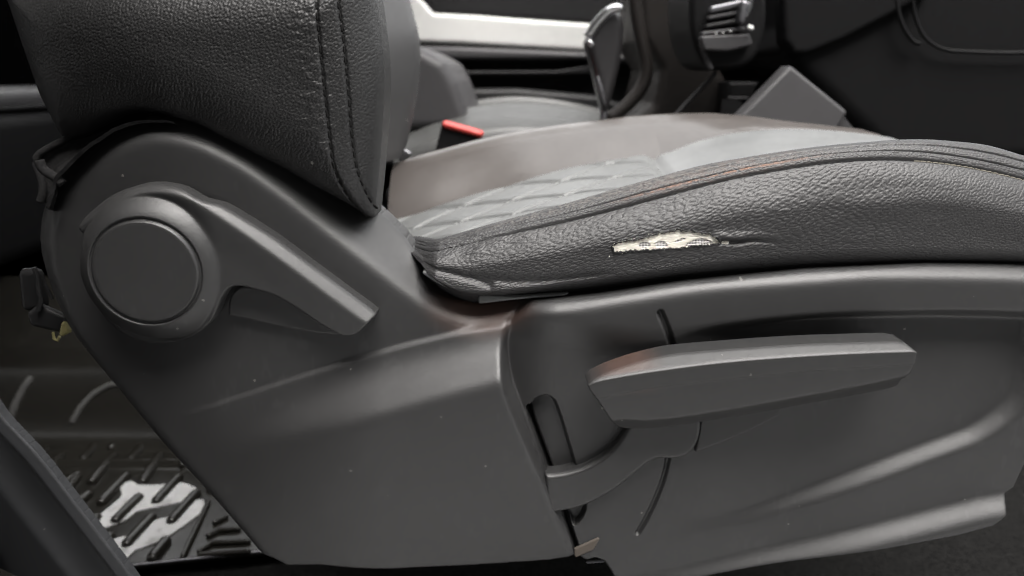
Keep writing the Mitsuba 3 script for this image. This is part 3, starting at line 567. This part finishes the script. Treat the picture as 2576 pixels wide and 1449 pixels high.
for z in zz:
    a, b = float(near_x(z)), float(far_x(z)); mid = min(a, b) - 34
    rows.append(PchipInterpolator(yc, [a - 3, a + 3, a - 6, mid, mid, b - 16, b - 2, b, b - 4, b - 28, b - 90])(np.linspace(26, 455, 90)))
Xb = np.array(rows); Yb = np.broadcast_to(np.linspace(26, 455, 90), Xb.shape); Zb = np.broadcast_to(zz[:, None], Xb.shape)
obj('backrest_front', sheet(np.stack([Xb, Yb, Zb], -1) / 1000), 'grey_vinyl', S, smooth=True)
# loose black cloth strap round the top of the recliner
ca = spl(A([[-187.4, 90.7], [-202.6, 91.8], [-218.1, 89.9], [-234.0, 85.4], [-248.3, 77.1], [-259.2, 71.0]], [[-261.2, 68.8], [-261.8, 64.7], [-260.0, 59.2], [-259.2, 52.6], [-261.3, 44.8]]), 0.8)
cb = spl(A([[-176.9, 89.2], [-191.2, 90.4], [-199.6, 89.2], [-210.5, 84.4], [-223.0, 76.6], [-233.6, 67.9]], [[-238.1, 63.6], [-240.0, 61.9], [-242.8, 57.3], [-244.9, 51.4], [-248.0, 45.1]]), 0.8)
k = 140
along = lambda c: np.c_[np.interp(np.linspace(0, len(c) - 1, k), np.arange(len(c)), c[:, 0]), np.interp(np.linspace(0, len(c) - 1, k), np.arange(len(c)), c[:, 1])]
ca, cb = along(ca), along(cb)
t = np.linspace(0, 1, 24)[None, :, None]
ya = np.interp(np.linspace(0, 1, k), [0, 0.6, 1], [26, 26, 20]); yb = np.interp(np.linspace(0, 1, k), [0, 0.6, 1], [2, 0, -1])
Aa, Bb = np.c_[ca[:, 0], ya, ca[:, 1]], np.c_[cb[:, 0], yb, cb[:, 1]]
cl = Aa[:, None] * (1 - t) + Bb[:, None] * t
cl[..., 1] += 8 * np.sin(np.pi * t[..., 0]); cl[..., 2] += -4.0 * np.sin(np.pi * t[..., 0]) + 1.6 * (mfbm(cl / 9, 3, 3) - 0.5); cl[..., 1] += 2 * (mfbm(cl / 7, 3, 5) - 0.5)
F = grid_faces(24, k); rope = np.c_[ca[:, 0], ya - 3, ca[:, 1]]; rope[:, 2] += 0.8 * (mfbm(rope / 6, 2, 7) - 0.5)
hem = np.array([(p[0], 3.0, p[1]) for p in spl([[-250.1, 69.3], [-248.0, 63.8], [-242.3, 59.6], [-239.3, 56.6]], 1)])
obj('strap_hem', trimesh.util.concatenate([tube(rope / 1000, 0.0021, 10), tube(hem / 1000, 0.0026, 10)]), 'black_cloth', S, smooth=True)
obj('cloth_strap', finish(cl.reshape(-1, 3), F, 2.2, (0.3, 0.6, -0.7)), 'black_cloth', S, smooth=True, label='loose black cloth strap folded round the top of the recliner cover')
# under-seat plastic housing and plug left of the shield
obj('wire_housing', trimesh.util.concatenate([hull([(p[0] / 1000, 0.045, p[1] / 1000) for p in [[-292.3, -3.6], [-286.5, -3.6], [-286.0, -21.1], [-293.5, -22.3]]], 0.004, 10), hull([(p[0] / 1000, 0.04, p[1] / 1000) for p in [[-288.9, -27.1], [-283.6, -23.4], [-271.3, -29.6], [-274.5, -35.2], [-288.4, -31.7]]], 0.003, 10),
    tube(np.array([(p[0] / 1000, 0.035, p[1] / 1000) for p in [[-281.2, 3.2], [-280.4, -1.1], [-280.5, -10.8], [-280.0, -17.0], [-282.8, -23.1]]]), 0.0016, 8), tube(np.array([(p[0] / 1000, 0.035, p[1] / 1000) for p in [[-276.5, -6.5], [-274.8, -10.8], [-273.3, -16.2]]]), 0.001, 8)]), 'cabin_dark', S)
obj('wire_plug', trimesh.util.concatenate([hull([(p[0] / 1000, 0.038, p[1] / 1000) for p in [[-270.0, -32.8], [-272.0, -38.6], [-268.3, -36.6]]], 0.0018, 10), tube(np.array([(p[0] / 1000, 0.038, p[1] / 1000) for p in [[-277.7, -37.8], [-277.8, -42.1], [-276.0, -43.2], [-274.2, -40.6]]]), 0.0009, 8)]), 'yellow_plastic', S, label='small dull yellow plug below the seat cover')
thing(S, 'black leather front car seat with plastic side shield, two levers and torn cushion', 'car seat')

# ================================================================== beyond the seat
def P3(pts, y): return [(p[0] / 1000, y, p[1] / 1000) for p in pts]
# far seat
q_ = 'far_seat'
ft = stations([[-168.7, 33.0], [-135.5, 43.3], [-102.4, 57.2], [-47.8, 68.9], [6.5, 73.1], [60.8, 69.9], [115.4, 61.4], [181.3, 46.5], [253.6, 24.9]])
xf = np.linspace(-150, 230, 120); zf = ft(xf)
O = np.ones_like(xf)
Cc = np.array([[O * 600, zf - 90], [O * 598, zf - 50], [O * 604, zf - 28], [O * 618, zf - 20], [O * 640, zf - 13], [O * 648, zf - 12.5], [O * 690, zf - 1], [O * 720, zf], [O * 760, zf - 14], [O * 1000, zf - 20], [O * 1060, zf]])
Gf = PchipInterpolator(np.arange(11), Cc, axis=0)(np.linspace(0, 10, 110))
obj('cushion', sheet(np.stack([np.broadcast_to(xf, Gf[:, 0].shape), Gf[:, 0], Gf[:, 1]], -1) / 1000), 'far_leather', q_, smooth=True)
fb = dense([[-150.5, 155.4], [-119.4, 145.4], [-87.3, 127.7], [-73.1, 102.2], [-57.8, 58.2], [-60.7, 42.4], [-154.9, 37.1]], 3)
obj('backrest', plate(fb, 0.66, 0.35, 14.0, 3.0), 'cabin_grey', q_, smooth=True)
thing(q_, 'far passenger seat of grey leather seen beyond the near cushion', 'car seat')
# buckle
u_ = 'seatbelt_buckle'
bk = P3([[-78.0, 56.4], [-83.0, 38.3], [-91.2, 7.0], [-57.2, 7.0], [-38.3, 38.3]], 0.52)
obj('housing', hull(bk + [(a, b + 0.016, c) for a, b, c in bk], 0.003, 10), 'cabin_black', u_)
bt = P3([[-76.3, 56.2], [-37.1, 45.4]], 0.516); obj('release_button', hull(bt + [(a, b + 0.012, c) for a, b, c in bt], 0.0042, 12), 'red_plastic', u_, label='red release button')
thing(u_, 'black seat belt buckle with a red button between the seats', 'seat belt buckle')
tg = P3([[-126.3, 28.0], [-120.9, 31.9], [-113.2, 27.5], [-122.1, 21.4]], 0.47)
obj('belt_tag', hull(tg, 0.0025, 8), 'satin_metal'); thing('belt_tag', 'small crumpled silvery scrap in the corner behind the cushion', 'foil scrap')
# gear lever
g_ = 'gear_lever'
grip = [[120.0, 184.2], [103.9, 174.7], [91.5, 159.1], [85.4, 145.9], [90.5, 128.2], [97.1, 105.9], [102.3, 85.6], [106.5, 69.6], [113.5, 69.6], [119.8, 92.4], [125.8, 119.3], [128.8, 141.5], [129.3, 163.4], [126.5, 178.2]]
obj('grip', relief(loop(grip, 0.8), lambda x, z: -545 + 0 * x, 1.0, 0, None, skirt=22, rim=11), 'gloss_dark', g_, smooth=True)
st = P3([[124.0, 183.9], [116.3, 184.8], [104.3, 177.0], [93.7, 164.9], [86.7, 153.6]], 0.541); obj('chrome_band', tube(np.array(spl([(a, c) for a, b, c in st], 0.004))[:, [0, 0, 1]] * [1, 0, 1] + [0, 0.541, 0], 0.0052, 10), 'chrome', g_, smooth=True)
st = P3([[98.6, 109.5], [103.6, 94.8], [108.3, 78.1]], 0.538)
obj('chrome_strip', tube(st, [0.0022, 0.0034, 0.0016], 10), 'satin_metal', g_, smooth=True)
obj('lock_button', hull(P3([[89.3, 147.4], [91.2, 144.8]], 0.538), 0.003, 10), 'chrome', g_)
obj('shaft', tube(P3([[109.2, 77.4], [109.3, 59.8], [109.4, 22.2]], 0.555), 0.0042, 14), 'satin_metal', g_, smooth=True)
thing(g_, 'black gear lever grip with a chrome band on top', 'gear lever')
# centre console and dashboard
c_ = 'centre_console'
st = spl([(a, c) for a, b, c in P3([[153.1, 229.4], [155.6, 192.0], [163.0, 158.7], [170.8, 129.6], [170.3, 105.1], [159.9, 85.3], [142.6, 67.8], [124.9, 55.1]], 0.64)], 0.006)
obj('side_arm', tube(np.c_[st[:, 0], np.full(len(st), 0.64), st[:, 1]], 0.0085, 14), 'console_brown', c_, smooth=True)
obj('stack', plate(dense([[159.8, 245.7], [174.0, 156.1], [199.7, 117.6], [191.0, 73.1], [148.9, 35.7], [283.5, -13.3], [291.9, 104.6], [239.3, 176.4], [235.3, 245.7]], 3), 0.70, 0.25, 14.0, 3.0), 'console_brown', c_, smooth=True)
obj('tunnel', rbox((-0.15, 0.50, -0.30), (0.75, 0.60, -0.01), 0.02), 'cabin_dark', c_)
obj('edge_strip', hull(P3([[196.4, 65.6], [240.9, 114.0]], 0.56) + P3([[200.5, 63.2], [245.9, 112.6]], 0.58), 0.0022, 10), 'cabin_grey', c_)
obj('tray', plate([[277.6, 102.2], [317.4, 102.2], [311.3, 82.3], [279.1, 80.3]], 0.64, 0.05, 4.0, 1.5), 'cabin_dark', c_, smooth=True)
obj('tray_lip', hull(P3([[278.9, 82.4], [302.5, 81.9]], 0.636), 0.0022, 8), 'cabin_grey', c_)
thing(c_, 'dark centre console curving down beside the gear lever', 'centre console')
k_ = 'knee_panel'
kp = P3([[297.8, 115.6], [356.8, 71.3], [344.9, 51.7], [293.8, 38.8], [240.1, 56.0]], 0.47)
kq = P3([[297.8, 115.6]], 0.47)
obj('face', hull([(a, b + 0.10 * (c - kq[0][2]) , c) for a, b, c in kp] + [(a, b + 0.02 + 0.10 * (c - kq[0][2]), c) for a, b, c in kp], 0.005, 12), 'cabin_grey', k_)
obj('foot', hull(P3([[348.3, 54.9], [361.4, 67.7], [377.1, 51.4]], 0.474) + P3([[348.3, 54.9], [361.4, 67.7], [377.1, 51.4]], 0.49), 0.001, 8), 'cabin_grey', k_)
thing(k_, 'grey flat angular panel standing in front of the cushion', 'trim panel')
d_ = 'dashboard'
obj('lower_panel', plate(dense([[327.5, 246.3], [330.0, 168.6], [319.4, 141.9], [327.5, 119.4], [397.3, 59.6], [466.4, 2.5], [781.5, 2.5], [731.2, 246.3]], 4), 0.56, 0.4, 25.0, 3.0), 'cabin_black', d_, smooth=True)
obj('upper_panel', plate(dense([[218.3, 293.4], [223.1, 200.8], [232.0, 136.8], [284.1, 115.1], [379.4, 126.0], [430.5, 179.7], [441.0, 293.4]], 4), 0.76, 0.3, 18.0, 3.0), 'cabin_black', d_, smooth=True)
st = spl([(a, c) for a, b, c in P3([[436.6, 206.7], [442.5, 181.0], [451.1, 163.6], [463.5, 149.1], [471.8, 146.0]], 0.548)], 0.004)
obj('pocket_rim', tube(np.c_[st[:, 0], np.full(len(st), 0.546), st[:, 1]], 0.0026, 10), 'cabin_black', d_, smooth=True)
st = spl([(a, c) for a, b, c in P3([[456.6, 206.7], [461.7, 181.0], [471.1, 161.4], [487.0, 146.0], [513.4, 138.1], [595.0, 136.3], [642.7, 138.1]], 0.548)], 0.004)
obj('pocket_rim', tube(np.c_[st[:, 0], np.full(len(st), 0.548), st[:, 1]], 0.0022, 10), 'cabin_black', d_, smooth=True)
obj('column_cover', plate(dense([[302.5, 227.6], [314.0, 148.1], [326.3, 133.6], [342.0, 132.7], [381.8, 148.5], [429.4, 173.0], [478.2, 199.6], [481.1, 227.6]], 3), 0.545, 0.02, 8.0, 2.0), 'cabin_black', d_, smooth=True)
thing(d_, 'near black dashboard and lower trim filling the upper right', 'dashboard')
o_ = 'dashboard_control'
pod = loop([[199.1, 214.3], [198.0, 181.8], [201.6, 157.0], [214.3, 127.6], [226.0, 118.2], [248.1, 116.5], [269.7, 123.3], [283.0, 148.6], [284.6, 181.8], [275.4, 214.3]], 2)
obj('housing', plate(pod, 0.52, 0.12, 8.0, 1.5), 'cabin_black', o_, smooth=True)
def bar(pts, y, r, m_, nm): obj(nm, hull(P3(pts, y) + [(q[0], q[1] + 0.01, q[2]) for q in P3(pts, y)], r, 10), m_, o_)
bar([[219.5, 182.1], [252.1, 188.7], [251.4, 186.2], [218.8, 179.6]], 0.505, 0.0022, 'satin_metal', 'ridge')
bar([[218.0, 172.3], [251.7, 178.1]], 0.507, 0.0022, 'cabin_grey', 'ridge')
bar([[216.2, 163.2], [253.5, 169.9]], 0.508, 0.0026, 'cabin_dark', 'ridge')
bar([[212.3, 155.7], [255.9, 160.7]], 0.508, 0.0022, 'cabin_grey', 'ridge')
bar([[211.7, 150.6], [215.4, 140.5], [239.8, 139.6], [263.7, 145.5], [260.9, 152.3]], 0.508, 0.003, 'cabin_grey', 'lower_face')
bar([[251.6, 185.5], [250.2, 170.0]], 0.496, 0.0045, 'satin_metal', 'key_blade')
bar([[260.1, 193.8], [259.4, 181.6], [255.5, 175.0]], 0.498, 0.0024, 'chrome', 'key_ring')
obj('button', hull(P3([[260.6, 161.9], [262.4, 161.1]], 0.50), 0.0026, 10), 'netting', o_, label='small white round button')
obj('mark', hull(P3([[224.5, 155.4]], 0.502), 0.001, 8), 'netting', o_); obj('mark', hull(P3([[232.3, 156.2]], 0.502), 0.001, 8), 'netting', o_); obj('mark', hull(P3([[240.5, 157.9]], 0.502), 0.001, 8), 'netting', o_)
obj('stem', hull(P3([[212.1, 145.1], [221.5, 123.5], [225.4, 119.2]], 0.52), 0.003, 8), 'cabin_grey', o_)
thing(o_, 'round black dashboard control with silvery ridges and a white button', 'dashboard control')
# far door
D_ = 'far_door'
obj('panel', plate(dense(A([[-1639.3, 325.3], [-1863.9, -476.8], [1628.8, -476.8], [1444.6, 276.0], [-290.7, 325.3]]), 8), 1.20, 0.08, 10.0, 6.0), 'cabin_black', D_, smooth=True)
obj('upper_trim', plate(dense([[-185.2, 288.6], [-170.9, 267.5], [-149.5, 222.0], [9.1, 214.1], [160.6, 204.8], [464.3, 196.1], [457.0, 288.6]], 4), 1.185, 0.03, 6.0, 3.0), 'cabin_dark', D_, smooth=True)
obj('ivory_strip', plate(dense([[-288.8, 288.0], [-192.1, 288.0], [-172.4, 249.4], [-149.0, 223.1], [-66.3, 218.8], [9.0, 213.1], [160.1, 203.0], [266.3, 194.4], [268.2, 152.3], [146.2, 153.8], [9.1, 161.1], [-104.9, 167.6], [-218.7, 171.2], [-294.6, 171.2]], 3), 1.18, 0.03, 7.0, 2.5), 'ivory_trim', D_, smooth=True, label='pale ivory trim strip along the far door')
obj('armrest', plate(dense([[-289.4, 164.5], [-103.0, 160.9], [9.0, 156.6], [158.5, 150.1], [263.4, 145.8], [264.3, 126.4], [143.9, 137.2], [9.0, 137.2], [-215.8, 137.2], [-290.8, 137.2]], 3), 1.15, 0.06, 8.0, 2.5), 'cabin_grey', D_, smooth=True)
obj('pocket_edge', plate(dense([[-293.6, 117.0], [84.7, 118.4], [137.5, 126.4], [152.5, 130.1], [153.0, 111.1], [84.9, 109.6], [-294.1, 108.2]], 3), 1.16, 0.05, 4.0, 2.0), 'cabin_dark', D_, smooth=True)
obj('lower_panel', plate(dense([[-289.8, 82.3], [9.0, 85.2], [158.6, 72.1], [310.6, 28.1], [315.3, -61.9], [-297.0, -61.9]], 3), 1.13, 0.06, 10.0, 3.0), 'cabin_dark', D_, smooth=True)
thing(D_, 'dark far door panel with a pale ivory strip across it', 'car door')
# rear seat at far left
e_ = 'rear_seat'
obj('cushion', rbox((-1.3, 0.35, -0.12), (-0.62, 1.2, 0.070), 0.025), 'cabin_black', e_, smooth=True)
obj('lit_top_edge', rbox((-0.9, 0.36, 0.066), (-0.628, 1.2, 0.092), 0.010), 'cabin_grey', e_, smooth=True)  # lit top painted as a lighter strip; the rest stays black
obj('piping', tube([(-0.636, 0.36, 0.070), (-0.626, 0.7, 0.070), (-0.626, 1.15, 0.070)], 0.004), 'cabin_black', e_, smooth=True)
thing(e_, 'rear seat cushion at the far left, its lit top edge painted grey', 'rear seat')
# rear floor mat
M_ = 'floor_mat'
gxm, gym = np.linspace(-0.72, -0.06, 190), np.linspace(0, 1, 140)
XM, UM = np.meshgrid(gxm, gym); (ea, eb), = [[[-0.3235, 0.1676], [-0.2227, 0.1874]]]
y_near = lambda x: ea[1] + (x - ea[0]) * (eb[1] - ea[1]) / (eb[0] - ea[0])
YM = y_near(XM) + UM * (0.56 - y_near(XM))
ZM = -0.285 + 0.09 * np.clip((YM - 0.37) / 0.08, 0, 1) ** 2 * (3 - 2 * np.clip((YM - 0.37) / 0.08, 0, 1)) + 0.05 * np.clip((YM - 0.44) / 0.1, 0, 2) + 0.0008 * mfbm(np.stack([XM * 14, YM * 14, 0 * XM], -1), 2, 4) + 0.006 * np.exp(-((YM - 0.345) / 0.006) ** 2)
F = grid_faces(190, 140); obj('sheet', finish(np.stack([XM, YM, ZM], -1).reshape(-1, 3) * 1000, F, 6, (0, 0, -1)), 'mat_rubber', M_, smooth=True)
rib_px = np.array([[[-0.3354, 0.1940], [-0.3332, 0.2367]], [[-0.3119, 0.2313], [-0.3086, 0.2802]], [[-0.3635, 0.2327], [-0.3610, 0.2726]], [[-0.3408, 0.2667], [-0.3384, 0.3121]], [[-0.3927, 0.2652], [-0.3932, 0.3154]], [[-0.3710, 0.3055], [-0.3786, 0.3611]], [[-0.4222, 0.3055], [-0.4280, 0.3611]], [[-0.4042, 0.3501], [-0.4075, 0.3800]], [[-0.4548, 0.3501], [-0.4599, 0.3839]], [[-0.4486, 0.2895], [-0.4433, 0.3154]], [[-0.4778, 0.3221], [-0.4843, 0.3611]], [[-0.5057, 0.3537], [-0.5098, 0.3761]], [[-0.4356, 0.2741], [-0.4416, 0.3121]], [[-0.4155, 0.2536], [-0.4125, 0.2772]], [[-0.3822, 0.2206], [-0.3838, 0.2367]], [[-0.3553, 0.1922], [-0.3561, 0.2052]], [[-0.3043, 0.1732], [-0.3037, 0.1977]], [[-0.3444, 0.3394], [-0.3451, 0.3761]], [[-0.4388, 0.3800], [-0.4412, 0.3997]], [[-0.2965, 0.2895], [-0.2945, 0.3154]], [[-0.5392, 0.3878], [-0.5444, 0.4120]]])
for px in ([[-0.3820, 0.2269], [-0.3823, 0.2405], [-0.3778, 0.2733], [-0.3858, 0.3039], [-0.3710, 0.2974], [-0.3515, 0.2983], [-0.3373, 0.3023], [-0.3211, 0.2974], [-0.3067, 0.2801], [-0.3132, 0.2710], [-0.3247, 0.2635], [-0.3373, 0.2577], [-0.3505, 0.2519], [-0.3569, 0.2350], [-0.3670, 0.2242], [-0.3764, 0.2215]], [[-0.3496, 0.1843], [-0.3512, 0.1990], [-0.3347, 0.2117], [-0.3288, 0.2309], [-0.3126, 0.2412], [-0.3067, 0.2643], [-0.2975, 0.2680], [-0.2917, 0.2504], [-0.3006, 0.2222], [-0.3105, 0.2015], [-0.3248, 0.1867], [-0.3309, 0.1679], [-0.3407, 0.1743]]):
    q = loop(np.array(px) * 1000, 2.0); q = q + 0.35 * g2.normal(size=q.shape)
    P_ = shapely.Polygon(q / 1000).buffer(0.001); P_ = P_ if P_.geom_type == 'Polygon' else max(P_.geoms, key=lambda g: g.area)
    e = trimesh.creation.extrude_polygon(P_, 0.002, engine='earcut'); e.apply_translation([0, 0, -0.2852])  # bright reflection on the mat, built as a thin pale sheet
    obj('reflection_patch', e, 'reflection_white', M_, label=('upper' if px[0][1] > 0.25 else 'lower') + ' whitish sheet painting a bright reflection between the ribs')
for (xa, ya), (xb_, yb_) in rib_px:
    z = -0.283
    obj('rib', hull([(xa, ya, z), (xb_, yb_, z)], 0.0052, 10), 'rib_rubber', M_, smooth=True)
for (xa, ya), (xb_, yb_) in np.array([[[-0.2796, 0.1755], [-0.2907, 0.2652]], [[-0.2681, 0.1826], [-0.2624, 0.1952]], [[-0.2624, 0.1952], [-0.2312, 0.1977]], [[-0.2697, 0.2077], [-0.2640, 0.2154]], [[-0.2640, 0.2154], [-0.2463, 0.2180]], [[-0.2716, 0.2286], [-0.2647, 0.2381]], [[-0.2656, 0.1778], [-0.2264, 0.1826]]]):
    obj('ridge_line', hull([(xa, ya, -0.283), (xb_, yb_, -0.283)], 0.0026, 8), 'rib_rubber', M_, smooth=True)
obj('edge_bead', tube([(x_, y_near(x_) - 0.003, -0.285) for x_ in np.linspace(-0.7, -0.06, 12)], 0.0016, 8), 'satin_metal', M_, smooth=True)
for rim_, rr in (([[-0.5410, 0.4234, -0.2182], [-0.5472, 0.4177, -0.2279], [-0.5534, 0.4093, -0.2421], [-0.5576, 0.3985, -0.2593]], 0.0042), ([[-0.4372, 0.4204, -0.2237], [-0.4535, 0.4181, -0.2266], [-0.4682, 0.4135, -0.2343], [-0.4802, 0.4065, -0.2466], [-0.4874, 0.3969, -0.2614]], 0.0036)):
    obj('rim', tube(np.array(rim_) + [0, 0, 0.001], rr, 12), 'highlight_grey', M_, smooth=True)  # lighter tubes painting the glossy streaks on the mat wall
thing(M_, 'wet looking black rubber floor mat with slanting raised ribs behind the seat', 'floor mat')
# sill trim at the lower left
si = np.vstack([dense([[-278.7, 13.4], [-258.9, 13.4]], 3, False), spl([[-256.6, -3.7], [-248.9, -22.1], [-241.0, -41.5], [-234.2, -51.7], [-227.2, -61.6], [-218.9, -75.9], [-210.5, -91.3], [-202.7, -105.4], [-194.8, -119.9], [-187.6, -133.9], [-180.4, -149.6]], 1), dense([[-184.1, -163.8], [-313.8, -163.8]], 3, False)])
sb = Curve([[-256.6, -3.7], [-248.9, -22.1], [-241.0, -41.5], [-234.2, -51.7], [-227.2, -61.6], [-218.9, -75.9], [-210.5, -91.3], [-202.7, -105.4], [-194.8, -119.9], [-187.6, -133.9], [-180.4, -149.6]], 40)
def sill_h(x, z):
    d = -sb(x, z) if sb(np.array([-330.0]), np.array([-150.0]))[0] < 0 else sb(x, z)
    return 75 - 16 * sm(8, 11, d) - 1.0 * np.maximum(d - 11, 0) * 0.6 + 18 * sm(26, 45, d)
obj('door_sill_trim', relief(si, sill_h, 0.55, 1.2, None, skirt=5, rim=0.8), 'sill_rubber', smooth=True)
thing('door_sill_trim', 'grey rubbery sill trim slanting across the lower left corner', 'sill trim')
